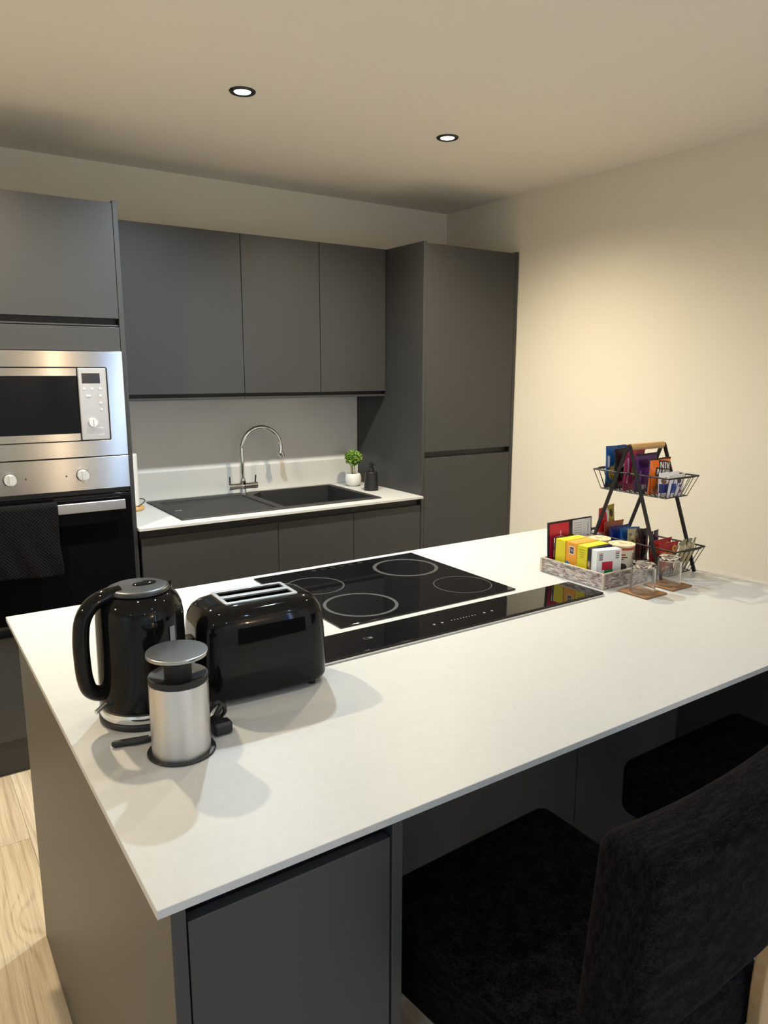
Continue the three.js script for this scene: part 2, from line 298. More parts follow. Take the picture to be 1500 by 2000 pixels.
// towel over the oven handle
{
  const pts = [], w = 0.30, z0 = ZF + 0.0535;
  const prof = [];
  const drop = 0.255;
  for (let i = 0; i <= 40; i++) { const s = i / 40; prof.push([z0 + 0.0125 + 0.004 * Math.sin(s * 2), 1.05 - drop * (1 - s)]); }
  for (let i = 1; i <= 10; i++) { const a = Math.PI * i / 10; prof.push([z0 + 0.0125 * Math.cos(a), 1.0525 + 0.007 * Math.sin(a)]); }
  for (let i = 1; i <= 30; i++) { const s = i / 30; prof.push([z0 - 0.0125 - 0.002 * s, 1.05 - 0.19 * s]); }
  const nx = 40, pos = [], uv = [], idx = [], np = prof.length, th = 0.0035;
  for (const side of [0, 1]) for (let j = 0; j < np; j++) for (let i = 0; i <= nx; i++) {
    const u = i / nx, [pz, py] = prof[j], hang = Math.max(0, Math.min(1, (1.04 - py) / 0.2)), front = j <= 40 ? 1 : -0.12;
    const a = j ? Math.atan2(prof[j][1] - prof[j - 1][1], prof[j][0] - prof[j - 1][0]) : Math.PI / 2;
    const nz = Math.sin(a), ny = -Math.cos(a);
    const wob = front * hang * (0.004 * Math.sin(u * 9 + 1) + 0.003 * Math.sin(u * 21 + py * 30) + 0.005);
    pos.push(0.190 + u * w + 0.006 * hang * (u - 0.2) * Math.sin(py * 18), py + side * th * ny + (j < 4 ? 0.004 * Math.sin(u * 5) : 0), pz + wob + side * th * nz); uv.push(u, j / np);
  }
  const N = (nx + 1) * np, at = (s, j, i) => s * N + j * (nx + 1) + i;
  for (let j = 0; j < np - 1; j++) for (let i = 0; i < nx; i++) { const a = at(1, j, i), b = at(1, j, i + 1), c = at(1, j + 1, i + 1), d = at(1, j + 1, i); idx.push(a, b, c, a, c, d); const e = at(0, j, i), f = at(0, j, i + 1), g = at(0, j + 1, i + 1), h = at(0, j + 1, i); idx.push(e, g, f, e, h, g); }
  for (let j = 0; j < np - 1; j++) for (const i of [0, nx]) { const a = at(0, j, i), b = at(1, j, i), c = at(1, j + 1, i), d = at(0, j + 1, i); idx.push(...(i ? [a, c, b, a, d, c] : [a, b, c, a, c, d])); }
  for (let i = 0; i < nx; i++) for (const j of [0, np - 1]) { const a = at(0, j, i), b = at(1, j, i), c = at(1, j, i + 1), d = at(0, j, i + 1); idx.push(...(j ? [a, b, c, a, c, d] : [a, c, b, a, d, c])); }
  const g = new THREE.BufferGeometry(); g.setAttribute('position', new THREE.Float32BufferAttribute(pos, 3)); g.setAttribute('uv', new THREE.Float32BufferAttribute(uv, 2)); g.setIndex(idx); g.computeVertexNormals();
  single('tea_towel', g, M.towel, 'black waffle-weave tea towel hanging on the oven handle', 'towel');
}
// base units
[[0.80, 1.405, 'grey base cabinet under the sink drainer, beside the oven tower'], [1.405, 1.80, 'grey base cabinet in the middle under the sink bowl'], [1.80, 2.197, 'grey base cabinet under the worktop beside the tall cupboard']].forEach(([x0, x1, label]) => {
  const t = thing('base_cabinet', label, 'cabinet', [(x0 + x1) / 2, 0, -3.23]);
  part('carcass', merge([bx(x0 + 0.0005, x0 + 0.018, 0.15, 0.70, BACK, ZC), bx(x1 - 0.018, x1 - 0.0005, 0.15, 0.70, BACK, ZC), bx(x0 + 0.018, x1 - 0.018, 0.15, 0.168, BACK, ZC), bx(x0 + 0.018, x1 - 0.018, 0.168, 0.70, BACK, BACK + 0.01)]), M.carcass, t);
  part('door', door(x0, x1, 0.155, 0.872), M.cabinet, t);
  part('handle_rail', bx(x0 + 0.0005, x1 - 0.0005, 0.845, 0.9075, ZF - 0.034, ZF - 0.024), M.rail, t, 'dark recessed grip rail');
  part('plinth', bx(x0, x1, 0, 0.148, ZF - 0.058, ZF - 0.042), M.cabinet, t);
});
// wall units
[[0.80, 1.405, 'wide grey wall cabinet beside the oven tower'], [1.405, 1.81, 'grey wall cabinet in the middle of the three above the sink'], [1.81, 2.197, 'grey wall cabinet beside the tall cupboard']].forEach(([x0, x1, label]) => {
  const t = thing('wall_cabinet', label, 'cabinet', [(x0 + x1) / 2, 1.405, -3.39]), zf = -3.241;
  part('carcass', bx(x0 + 0.0005, x1 - 0.0005, 1.44, 2.137, BACK, zf - DT - 0.002), M.carcass, t);
  part('door', door(x0, x1, 1.433, 2.141, zf), M.cabinet, t);
  part('handle_rail', merge([bx(x0 + 0.0005, x1 - 0.0005, 1.4165, 1.4395, zf - 0.045, zf - 0.035), bx(x0 + 0.001, x1 - 0.001, 1.406, 1.4165, BACK, zf - 0.003)]), M.rail, t, 'recessed grip rail under the door');
});
// tall cupboard
{
  const t = thing('tall_cupboard', 'tall grey two-door cupboard at the right end of the run', 'cupboard', [2.5, 0, -3.23]);
  part('side_panel', bx(2.199, 2.217, 0, 2.141, BACK, ZF + 0.001), M.cabinet, t);
  part('side_panel', bx(2.796, 2.813, 0, 2.141, BACK, ZF + 0.001), M.cabinet, t);
  part('carcass', bx(2.2175, 2.7955, 0.15, 2.132, BACK, ZF - 0.048), M.carcass, t);
  part('upper_door', door(2.217, 2.796, 1.136, 2.134), M.cabinet, t);
  part('lower_door', door(2.217, 2.796, 0.155, 1.106), M.cabinet, t);
  part('handle_rail', bx(2.218, 2.795, 1.07, 1.17, ZF - 0.046, ZF - 0.034), M.rail, t, 'dark recessed grip rail between the doors');
  part('plinth', bx(2.217, 2.796, 0, 0.148, ZF - 0.058, ZF - 0.042), M.cabinet, t);
}
// worktop with the sink hole, upstand, splashback
{
  const s = shapeOf([[0.790, -BACK], [2.197, -BACK], [2.197, 2.900], [0.790, 2.900]]), h = new THREE.Path(); roundRect(h, 1.0, 2.98, 1.975, 3.455, 0.01); s.holes.push(h);
  single('back_worktop', slab(s, 0.908, 0.92), M.quartz, 'white stone worktop around the black sink', 'worktop');
  single('upstand', bx(0.790, 2.197, 0.9205, 1.052, BACK, BACK + 0.012), M.quartz, 'low white stone upstand behind the tap', 'upstand');
  single('splashback', bx(0.790, 2.197, 1.0525, 1.4055, BACK, BACK + 0.006), M.splash, 'glossy pale grey splashback under the wall cabinets', 'splashback');
}
// sink
{
  const ev = new Evaluator(); ev.useGroups = false;
  const B = (g, m = M.sink) => { const b = new Brush(g, m); b.updateMatrixWorld(); return b; };
  const body = merge([bx(0.985, 1.990, 0.9135, 0.9265, -3.472, -2.965, 0.004, 3)]);
  let r = ev.evaluate(B(body), B(bx(1.022, 1.440, 0.9205, 0.94, -3.395, -3.005, 0.003, 2)), SUBTRACTION);
  const bowlPts = [[1.478, 2.998], [1.957, 2.998], [1.957, 3.442], [1.56, 3.442], [1.482, 3.365]];
  r = ev.evaluate(r, B(slab(shapeOf(bowlPts), 0.90, 0.95, 0)), SUBTRACTION);
  const t = thing('kitchen_sink', 'black composite kitchen sink with drainer set in the back worktop', 'sink', [1.4875, 0.9135, -3.2185]);
  part('deck', r.geometry, M.sink, t);
  const inset = (k) => { const cx = 1.70, cz = 3.21; return bowlPts.map(([x, z]) => [cx + (x - cx) * k, cz + (z - cz) * k]); };
  const outer = shapeOf(inset(1.02)); outer.holes.push(new THREE.Path(inset(0.998).map(p => new THREE.Vector2(...p))));
  const b1 = slab(outer, 0.745, 0.9134, 0), b2 = slab(shapeOf(inset(1.02)), 0.735, 0.745, 0);
  part('bowl', merge([b1, b2]), M.sink, t);
  part('drain', merge([cyl(1.70, 0.745, 0.749, -3.21, 0.045, 0.043), cyl(1.70, 0.749, 0.751, -3.21, 0.03)]), M.steelPlain, t, 'round steel drain');
  part('badge', bx(1.03, 1.062, 0.9204, 0.9212, -3.196, -3.186, 0), M.printGrey, t, 'small pale badge');
}
// tap
{
  const X = 1.462, Z = -3.437, Y = 0.9266, c = M.chrome;
  const t = thing('kitchen_tap', 'chrome swan-neck tap with two levers behind the sink', 'tap', [X, Y, Z]);
  part('base', merge([cyl(X, Y, Y + 0.006, Z, 0.024), cyl(X, Y + 0.006, 0.95, Z, 0.019, 0.017)]), c, t);
  part('bar', merge([new THREE.CylinderGeometry(0.0155, 0.0155, 0.15, 32).rotateZ(Math.PI / 2).translate(X, 0.965, Z), new THREE.SphereGeometry(0.0185, 24, 16).translate(X, 0.965, Z), new THREE.CylinderGeometry(0.0165, 0.0165, 0.022, 32).rotateZ(Math.PI / 2).translate(X - 0.066, 0.965, Z), new THREE.CylinderGeometry(0.0165, 0.0165, 0.022, 32).rotateZ(Math.PI / 2).translate(X + 0.066, 0.965, Z)]), c, t);
  for (const s of [-1, 1]) part('lever', rod([X + s * 0.068, 0.975, Z], [X + s * 0.070, 1.016, Z + 0.004], 0.0035, 12), M.blackMetal, t, 'slim dark lever');
  part('collar', merge([cyl(X, 0.972, 0.992, Z, 0.0165, 0.0165), cyl(X, 0.992, 1.004, Z, 0.0145, 0.0125)]), c, t);
  const pts = [[X, 1.0, Z], [X, 1.06, Z], [X, 1.12, Z]], R = 0.103;
  for (let a = 180; a >= -18; a -= 9) { const q = a * Math.PI / 180; pts.push([X + R + R * Math.cos(q), 1.153 + R * Math.sin(q), Z + 0.02 * (180 - a) / 198]); }
  pts.push([X + 2 * R - 0.002 + 0.009, 1.108, Z + 0.021]);
  part('spout', tube(pts, 0.0105, 160, 20), c, t);
  part('nozzle', rod([X + 2 * R + 0.000, 1.126, Z + 0.0203], [X + 2 * R + 0.0085, 1.102, Z + 0.0212], 0.0122, 24), c, t);
}
// potted plant, soap dispenser, paper towel
{
  const X = 2.083, Z = -3.385;
  const t = thing('potted_plant', 'small bushy green plant in a round white pot', 'plant', [X, 0.92, Z]);
  lpart('pot', lathe([[0, 0], [0.028, 0.001], [0.040, 0.014], [0.045, 0.035], [0.043, 0.055], [0.038, 0.068], [0.035, 0.068], [0.036, 0.058], [0, 0.056]], 48), M.whiteGloss, t);
  lpart('soil', cyl(0, 0.0565, 0.060, 0, 0.0355), std(rgb(0.03, 0.022, 0.015), 0.95), t);
  lpart('stem', merge([rod([-0.008, 0.058, 0], [-0.012, 0.13, 0.004], 0.0022), rod([0.006, 0.058, 0.004], [0.008, 0.13, 0], 0.0022), rod([0.0, 0.058, -0.006], [0.0, 0.13, -0.006], 0.0022), rod([-0.016, 0.058, 0.006], [-0.022, 0.12, 0.008], 0.0018)]), std(rgb(0.35, 0.33, 0.16), 0.7), t, 'thin pale stems');
  const leaf = new THREE.SphereGeometry(1, 7, 5), leaves = [[], []];
  for (let i = 0; i < 420; i++) {
    const y = rr(-1, 1), a = rr(0, 6.283), s = Math.sqrt(1 - y * y), R = rr(0.62, 1), g = leaf.clone();
    const l = rr(0.006, 0.0105); g.scale(l, 0.0018, l * 0.7); g.rotateX(rr(-1, 1)); g.rotateZ(rr(-1, 1)); g.rotateY(a);
    g.translate(0.046 * R * s * Math.cos(a), 0.155 + 0.042 * R * y, 0.046 * R * s * Math.sin(a)); leaves[i % 2].push(g);
  }
  lpart('foliage', merge(leaves[0]), std(rgb(0.12, 0.24, 0.02), 0.55), t);
  lpart('foliage', merge(leaves[1]), std(rgb(0.21, 0.36, 0.045), 0.55), t);
}
{
  const t = thing('soap_dispenser', 'matt black tapered soap dispenser with pump beside the plant', 'dispenser', [2.083, 0.92, -3.205]);
  lpart('bottle', lathe([[0, 0], [0.036, 0], [0.0385, 0.003], [0.0375, 0.02], [0.0315, 0.094], [0.029, 0.099], [0.013, 0.100], [0, 0.100]], 48), M.blackSatin, t);
  lpart('collar', lathe([[0.0145, 0.0995], [0.0145, 0.116], [0.012, 0.119], [0.005, 0.120], [0.005, 0.1245], [0, 0.1245]], 32), M.blackMatt, t);
  lpart('pump_head', merge([cyl(0, 0.1245, 0.146, 0, 0.0115, 0.0105, 24), bx(-0.007, 0.007, 0.135, 0.145, 0, 0.036, 0.003, 2)]), M.blackMatt, t);
}
{
  const X = 0.868, Z = -3.33;
  const t = thing('paper_towel_holder', 'paper towel roll on a wooden stand behind the oven tower', 'holder', [X, 0.92, Z]);
  lpart('base', lathe([[0, 0], [0.062, 0], [0.066, 0.004], [0.066, 0.014], [0.062, 0.018], [0, 0.018]], 48), M.bamboo, t, 'round wooden base');
  lpart('pole', cyl(0, 0.0185, 0.285, 0, 0.006), M.blackMetal, t);
  lpart('wire_arm', tube([[0.03, 0.019, 0.04], [0.066, 0.035, 0.015], [0.069, 0.042, -0.006], [0.05, 0.043, -0.03], [0.03, 0.04, -0.05]], 0.0022, 40, 8), M.blackMetal, t);
  single('paper_roll', lathe([[0.009, 0.0195], [0.044, 0.0195], [0.046, 0.023], [0.046, 0.248], [0.044, 0.252], [0.009, 0.252], [0.009, 0.0195]], 64), M.white, 'white paper towel roll standing on its holder behind the oven tower', 'paper roll', [X, 0.92, Z]);
}

// ---------------------------------------------------------------- the island
{
  const XL = 0.203, XR = 2.145, ZN = -0.771, ZB = -2.022;
  single('island_worktop', slab(shapeOf([[XL, -ZB], [XR, -ZB], [XR, -ZN], [XL, -ZN]]), 0.908, 0.92), M.quartz, 'large white stone island worktop', 'worktop');
  const zn = -0.786, zk = -1.36;
  const a = thing('island_front_cabinet', 'narrow dark grey island cabinet at the near left corner', 'cabinet', [0.39, 0, -1.07]);
  part('end_panel', bx(0.2225, 0.2415, 0, 0.9075, -1.995, zn), M.cabinet, a, 'long end panel of the island');
  part('carcass', bx(0.2425, 0.5465, 0.15, 0.83, zk + 0.003, zn - 0.05), M.carcass, a);
  part('door', bx(0.2440, 0.5455, 0.155, 0.874, zn - 0.021, zn - 0.003), M.cabinet, a);
  part('handle_rail', bx(0.2425, 0.5465, 0.832, 0.9075, zn - 0.048, zn - 0.036), M.rail, a);
  part('divider_panel', bx(0.5475, 0.5660, 0, 0.9075, zk + 0.003, zn), M.cabinet, a);
  part('plinth', bx(0.2425, 0.5465, 0, 0.148, zn - 0.058, zn - 0.042), M.cabinet, a);
  for (const [x0, x1, label, n] of [[0.2425, 1.625, 'wide grey island cabinet under the hob, its back behind the near chair', 2], [1.626, 2.118, 'grey island cabinet at the right end, behind the far chair', 1]]) {
    const t = thing('island_cabinet', label, 'cabinet', [(x0 + x1) / 2, 0, -1.68]);
    part('back_panel', bx(x0 + 0.001, x1 - 0.001, 0.002, 0.9075, zk - 0.018, zk), M.cabinet, t);
    part('carcass', bx(x0 + 0.001, x1 - 0.001, 0.15, 0.84, -1.955, zk - 0.0185), M.carcass, t);
    part('handle_rail', bx(x0 + 0.001, x1 - 0.001, 0.8405, 0.9075, -1.965, -1.955), M.rail, t);
    for (let k = 0; k < n; k++) part('door', bx(x0 + (x1 - x0) * k / n + 0.0015, x0 + (x1 - x0) * (k + 1) / n - 0.0015, 0.155, 0.872, -1.996, -1.977), M.cabinet, t);
    part('plinth', bx(x0, x1, 0, 0.148, -1.945, -1.93), M.cabinet, t);
    if (n === 1) part('end_panel', bx(2.1185, 2.1375, 0, 0.9075, -1.995, zn), M.cabinet, t);
  }
}
// hob
{
  const t = thing('induction_hob', 'black glass four-zone hob set in the island worktop', 'hob', [1.16, 0.92, -1.728]);
  const H = 0.0052;
  lpart('glass', bx(-0.2925, 0.2925, 0.0002, H, -0.255, 0.255, 0.002, 3), M.blackGlass, t);
  const ringM = std(rgb(0.034, 0.034, 0.034), 0.5), ringFaint = std(rgb(0.02, 0.02, 0.02), 0.5);
  const ring = (x, z, r, w) => lathe([[r - w, 0], [r, 0], [r, 0.0005], [r - w, 0.0005], [r - w, 0]], 72).translate(x - 1.16, H - 0.0001, z + 1.728);
  for (const [x, z, r, w, m] of [[1.322, -1.835, 0.104, 0.011, ringM], [1.352, -1.590, 0.086, 0.003, ringFaint], [1.003, -1.595, 0.101, 0.009, ringM], [0.985, -1.815, 0.086, 0.005, ringFaint]]) lpart('cooking_zone', ring(x, z, r, w), m, t, 'printed ring');
  const marks = []; for (let i = 0; i < 6; i++) { const x = -0.10 + i * 0.034; marks.push(new THREE.TorusGeometry(0.006, 0.0008, 6, 20).rotateX(Math.PI / 2).scale(1, 0.15, 1).translate(x, H, -0.233)); }
  lpart('touch_marks', merge(marks), ringM, t);
}
{
  const t = thing('downdraft_extractor', 'long black glass extractor strip in front of the hob', 'extractor', [1.17, 0.92, -1.361]);
  lpart('trim', bx(-0.450, 0.450, 0.0002, 0.0055, -0.067, 0.067, 0.001), M.steelPlain, t, 'thin steel edge');
  lpart('glass', bx(-0.4495, 0.4495, 0.0056, 0.0105, -0.0655, 0.0640, 0.0015, 3), M.blackGlass, t);
  const m = []; const gm = std(rgb(0.28, 0.28, 0.28), 0.5);
  const put = (x, r) => m.push(new THREE.CylinderGeometry(r, r, 0.0003, 16).translate(x, 0.01055, 0.012));
  put(-0.11, 0.0035); put(-0.085, 0.0035); put(0.052, 0.0035); put(0.078, 0.0035); for (let i = 0; i < 9; i++) put(-0.055 + i * 0.0095, 0.0018);
  lpart('touch_controls', merge(m), gm, t, 'row of pale touch symbols');
  lpart('logo', merge([new THREE.TorusGeometry(0.006, 0.0007, 6, 16).rotateX(Math.PI / 2).scale(1, 0.2, 1).translate(-0.30, 0.01055, 0.0), bx(-0.292, -0.284, 0.0104, 0.0107, -0.004, 0.006, 0)]), std(rgb(0.10, 0.10, 0.10), 0.5), t);
}

// ---------------------------------------------------------------- kettle, pop-up socket, toaster
{
  const X = 0.343, Z = -1.290, Y = 0.92, turn = 0.16;                        // own -x points to the handle
  const t = thing('electric_kettle', 'glossy black electric kettle with a loop handle on the island', 'kettle', [X, Y, Z], turn);
  lpart('power_base', lathe([[0, 0], [0.078, 0], [0.080, 0.003], [0.080, 0.010], [0.076, 0.013], [0, 0.013]]), M.blackSatin, t);
  lpart('chrome_band', lathe([[0.074, 0.0135], [0.0785, 0.014], [0.0785, 0.028], [0.074, 0.0285], [0.074, 0.0135]]), M.chrome, t, 'polished steel band');
  lpart('body', lathe([[0, 0.0285], [0.077, 0.0288], [0.0782, 0.033], [0.0775, 0.08], [0.0768, 0.14], [0.0760, 0.19], [0.0735, 0.208], [0.067, 0.222], [0.058, 0.231], [0.054, 0.233], [0, 0.233]], 96), M.blackGloss, t);
  const ld = lpart('lid', lathe([[0, 0.2335], [0.0535, 0.2335], [0.0545, 0.236], [0.053, 0.2405], [0.046, 0.2435], [0, 0.2445]], 64), M.lidGrey, t, 'dark grey lid');
  lpart('lid_grip', new THREE.SphereGeometry(1, 32, 16).scale(0.022, 0.004, 0.013).translate(0.012, 0.2445, 0), M.blackGloss, ld);
  const curve = new THREE.CatmullRomCurve3([[-0.034, 0.236], [-0.060, 0.2345], [-0.085, 0.224], [-0.1005, 0.203], [-0.1065, 0.17], [-0.107, 0.13], [-0.1045, 0.095], [-0.098, 0.074], [-0.084, 0.0635], [-0.066, 0.0625]].map(([x, y]) => V(x, y, 0)), false, 'centripetal');
  lpart('handle', new THREE.TubeGeometry(curve, 96, 0.0135, 20).scale(1, 1, 1.15), M.blackGloss, t, 'thick loop handle');
  lpart('spout', new THREE.ConeGeometry(0.026, 0.045, 24).rotateZ(-0.55).scale(1, 1, 0.8).rotateZ(Math.PI * 0 ).translate(0.052, 0.222, 0), M.blackGloss, t);
  lpart('switch', merge([rod([-0.076, 0.046, 0.012], [-0.098, 0.039, 0.020], 0.0042, 16)]), M.steelPlain, t, 'steel switch lever');
  const gz = new THREE.CylinderGeometry(0.0780, 0.0785, 0.055, 12, 1, false, 0.24, 0.15).translate(0, 0.152, 0);
  lpart('water_gauge', gz, std(rgb(0.26, 0.26, 0.27), 0.3), t, 'narrow grey water gauge');
}
{
  const t = thing('pop_up_socket', 'raised silver pop-up socket tower with a disc lid in front of the kettle', 'socket tower', [0.352, 0.92, -1.118]);
  lpart('base_ring', lathe([[0.040, 0.0002], [0.0545, 0.0002], [0.0555, 0.002], [0.0535, 0.0045], [0.040, 0.0045], [0.040, 0.0002]]), M.blackSatin, t, 'black ring');
  lpart('body', lathe([[0.040, 0.0046], [0.0475, 0.0046], [0.0475, 0.124], [0.0462, 0.1245], [0.040, 0.1245]], 96), M.brushed, t, 'brushed silver cylinder');
  lpart('top_collar', lathe([[0.0465, 0.1246], [0.0478, 0.126], [0.0478, 0.134], [0.0455, 0.1355], [0.040, 0.132], [0.0225, 0.126], [0.0225, 0.1246], [0.0465, 0.1246]], 64), M.blackMatt, t, 'black collar');
  lpart('stem', cyl(0, 0.1247, 0.168, 0, 0.022), M.blackMatt, t);
  lpart('lid', lathe([[0, 0.1682], [0.0485, 0.1682], [0.0495, 0.1695], [0.0495, 0.1735], [0.0485, 0.1748], [0, 0.1748]], 96), std(rgb(0.42, 0.42, 0.42), 0.22, { metalness: 1 }), t, 'steel disc lid');
}
{
  const T0 = [0.568, 0.92, -1.298];
  const t = thing('toaster', 'glossy black two-slot toaster on the island', 'toaster', T0, -0.05);
  const rings = [[0.008, 0.010], [0.012, 0.003], [0.020, 0], [0.06, 0], [0.11, 0.0015], [0.145, 0.005], [0.160, 0.009], [0.172, 0.016], [0.180, 0.026], [0.1845, 0.038], [0.186, 0.050]];
  const n = 72, pos = [], idx = [];
  const HW = 0.134, HD = 0.080;
  for (const [y, ins] of rings) for (let i = 0; i < n; i++) {
    const a = i / n * Math.PI * 2, e = 2 / 4.2, c = Math.cos(a), s = Math.sin(a);
    pos.push((HW - ins * 1.0) * Math.sign(c) * Math.pow(Math.abs(c), e), y, (HD - ins * 0.75) * Math.sign(s) * Math.pow(Math.abs(s), e));
  }
  for (let r = 0; r < rings.length - 1; r++) for (let i = 0; i < n; i++) { const a = r * n + i, b = r * n + (i + 1) % n, c = a + n, d = b + n; idx.push(a, c, b, b, c, d); }
  pos.push(0, 0.008, 0, 0, 0.1865, 0); const cb = rings.length * n, ct = cb + 1, last = (rings.length - 1) * n;
  for (let i = 0; i < n; i++) { idx.push(cb, i, (i + 1) % n); idx.push(ct, last + (i + 1) % n, last + i); }
  const g = new THREE.BufferGeometry(); g.setAttribute('position', new THREE.Float32BufferAttribute(pos, 3)); g.setAttribute('uv', new THREE.Float32BufferAttribute(new Float32Array(pos.length / 3 * 2), 2)); g.setIndex(idx); g.computeVertexNormals();
  const ev = new Evaluator(); ev.useGroups = false;
  let b = new Brush(g, M.blackGloss); b.updateMatrixWorld();
  for (const z of [-0.021, 0.021]) { const c = new Brush(bx(-0.066, 0.066, 0.06, 0.25, z - 0.013, z + 0.013, 0), M.blackGloss); c.updateMatrixWorld(); b = ev.evaluate(b, c, SUBTRACTION); }
  lpart('body', b.geometry, M.blackGloss, t);
  const s = roundRect(new THREE.Shape(), -0.075, -0.044, 0.075, 0.044, 0.006);
  for (const z of [-0.021, 0.021]) s.holes.push(roundRect(new THREE.Path(), -0.067, z - 0.0145, 0.067, z + 0.0145, 0.003));
  lpart('slot_frame', slab(s, 0.1855, 0.1895, 0.0008), M.steelPlain, t, 'steel frame round the slots');
  for (const z of [-0.034, -0.008, 0.008, 0.034]) lpart('bread_guide', merge([0, 1, 2, 3, 4].map(i => bx(-0.06 + i * 0.03 - 0.001, -0.06 + i * 0.03 + 0.001, 0.07, 0.17, z * 0.9 - 0.0008, z * 0.9 + 0.0008, 0))), M.steelPlain, t);
  lpart('lever', merge([bx(-0.141, -0.129, 0.112, 0.124, -0.014, 0.014, 0.003, 2)]), M.blackSatin, t, 'push-down lever');
  for (const [x, z] of [[-0.095, 0.058], [0.095, 0.058], [-0.095, -0.058], [0.095, -0.058]]) lpart('foot', cyl(x, 0.0002, 0.0085, z, 0.007, 0.008, 16), M.blackMatt, t);
}
{ // kettle cord gathered behind the socket tower
  const pts = [[0.268, 0.9255, -1.186], [0.300, 0.9255, -1.176], [0.345, 0.9255, -1.178], [0.395, 0.9265, -1.183], [0.425, 0.935, -1.170], [0.437, 0.958, -1.158], [0.428, 0.972, -1.150], [0.415, 0.955, -1.158], [0.420, 0.930, -1.172], [0.438, 0.9255, -1.180], [0.446, 0.945, -1.164], [0.436, 0.966, -1.150], [0.424, 0.950, -1.148], [0.428, 0.930, -1.158], [0.441, 0.934, -1.165]];
  const t = thing('power_cord', 'black power cord bundled between the socket tower and the toaster', 'cord', [0.38, 0.92, -1.17]);
  part('cable', tube(pts, 0.0042, 220, 10), M.blackSatin, t);
  part('cable_end', merge([rod([0.262, 0.9262, -1.188], [0.315, 0.9262, -1.1765], 0.0058, 16), new THREE.SphereGeometry(0.0058, 16, 12).translate(0.262, 0.9262, -1.188)]), M.blackSatin, t);
  part('plug', bx(0.412, 0.446, 0.9205, 0.943, -1.150, -1.124, 0.006, 3), M.blackSatin, t);
}

// ---------------------------------------------------------------- dining chairs
function makeChair(label, x, z, turn) {
  const t = thing('counter_stool', label, 'stool', [x, 0, z], turn, 'black upholstered stools at the island');
  const D = 0.51, SW = 0.50;                                    // own +z is the back
  lpart('seat', softBox(SW, 0.150, D, 0.035, 36, 14, 40, q => { const k = (q.z + D / 2) / D; q.x *= 1 - 0.14 * k; q.y += 0.004 * Math.cos(q.x * 6) * Math.cos(q.z * 5); }).translate(0.018, 0.534, 0), M.velvet, t);
  lpart('backrest', softBox(0.485, 0.268, 0.088, 0.027, 44, 34, 12, q => { const u = q.x / 0.2425; q.z += 0.008 * (1 - u * u) + 0.08 * q.y; q.y += 0.012 * u * u * (q.y > 0 ? q.y / 0.137 : 0);  }).translate(-0.016, 0.888, D / 2 + 0.042), M.velvet, t);
  const leg = s => { const c = new THREE.CatmullRomCurve3([V(s * 0.215, 0, D / 2 + 0.085), V(s * 0.205, 0.28, D / 2 + 0.026), V(s * 0.192, 0.55, D / 2 + 0.018), V(s * 0.165, 0.82, D / 2 + 0.046)]); const q = roundRect(new THREE.Shape(), -0.016, -0.011, 0.016, 0.011, 0.004); return new THREE.ExtrudeGeometry(q, { steps: 40, extrudePath: c, bevelEnabled: false }); };
  for (const s of [-1, 1]) lpart('leg', leg(s), M.oak, t, 'curved pale wood back leg');
  for (const s of [-1, 1]) lpart('leg', new THREE.CylinderGeometry(0.023, 0.016, 0.459, 4, 1).rotateY(Math.PI / 4).translate(s * 0.2, 0.2295, -D / 2 + 0.055), M.oak, t);
  lpart('footrest', bx(-0.182, 0.182, 0.19, 0.222, -D / 2 + 0.045, -D / 2 + 0.065), M.oak, t);
  return t;
}
makeChair('black velvet counter stool nearest the camera, its backrest in view', 0.866, -0.765, 0.04);
makeChair('black velvet counter stool farther along the island, mostly hidden', 1.637, -0.795, 0.0);

// ---------------------------------------------------------------- tray, boxes, tubs, folder
{
  const x0 = 1.660, x1 = 1.876, z0 = -1.580, z1 = -1.333, y = 0.9203, h = 0.966, w = 0.008;
  const t = thing('wooden_tray', 'weathered grey-white wooden tray holding breakfast boxes', 'tray', [1.768, 0.92, -1.456]);
  part('bottom', bx(x0 + w, x1 - w, y, y + 0.006, z0 + w, z1 - w), M.crate, t);
  part('side', bx(x0 + w, x1, y, h, z1 - w, z1, 0.002), M.crate, t);
  part('side', bx(x0 + w, x1, y, h, z0, z0 + w, 0.002), M.crate, t);
  const L = bx(-(z1 - z0) / 2, (z1 - z0) / 2, y, h, -w / 2, w / 2, 0.002).rotateY(-Math.PI / 2); L.translate(x0 + w / 2, 0, (z0 + z1) / 2); part('side', L, M.crate, t);
  const Rr = bx(-(z1 - z0) / 2 + w, (z1 - z0) / 2 - w, y, h, -w / 2, w / 2, 0.002).rotateY(-Math.PI / 2); Rr.translate(x1 - w / 2, 0, (z0 + z1) / 2); part('side', Rr, M.crate, t);
  part('edge_strip', merge([bx(x0 - 0.0006, x0 + 0.004, y, h - 0.001, z1 - 0.0055, z1 + 0.0006, 0.001), bx(x0 - 0.0008, x0 + 0.004, y, h - 0.001, z0 - 0.0006, z0 + 0.008, 0.001), bx(x0 + 0.001, x0 + w - 0.001, h - 0.0005, h + 0.0006, z0 + 0.004, z1 - 0.004, 0), bx(x0 + w, x1 - 0.004, h - 0.0005, h + 0.0006, z1 - w + 0.001, z1 - 0.001, 0)]), M.crateEnd, t, 'bare pale wood edges');
}
const TB = 0.9268;                                            // top of the tray bottom
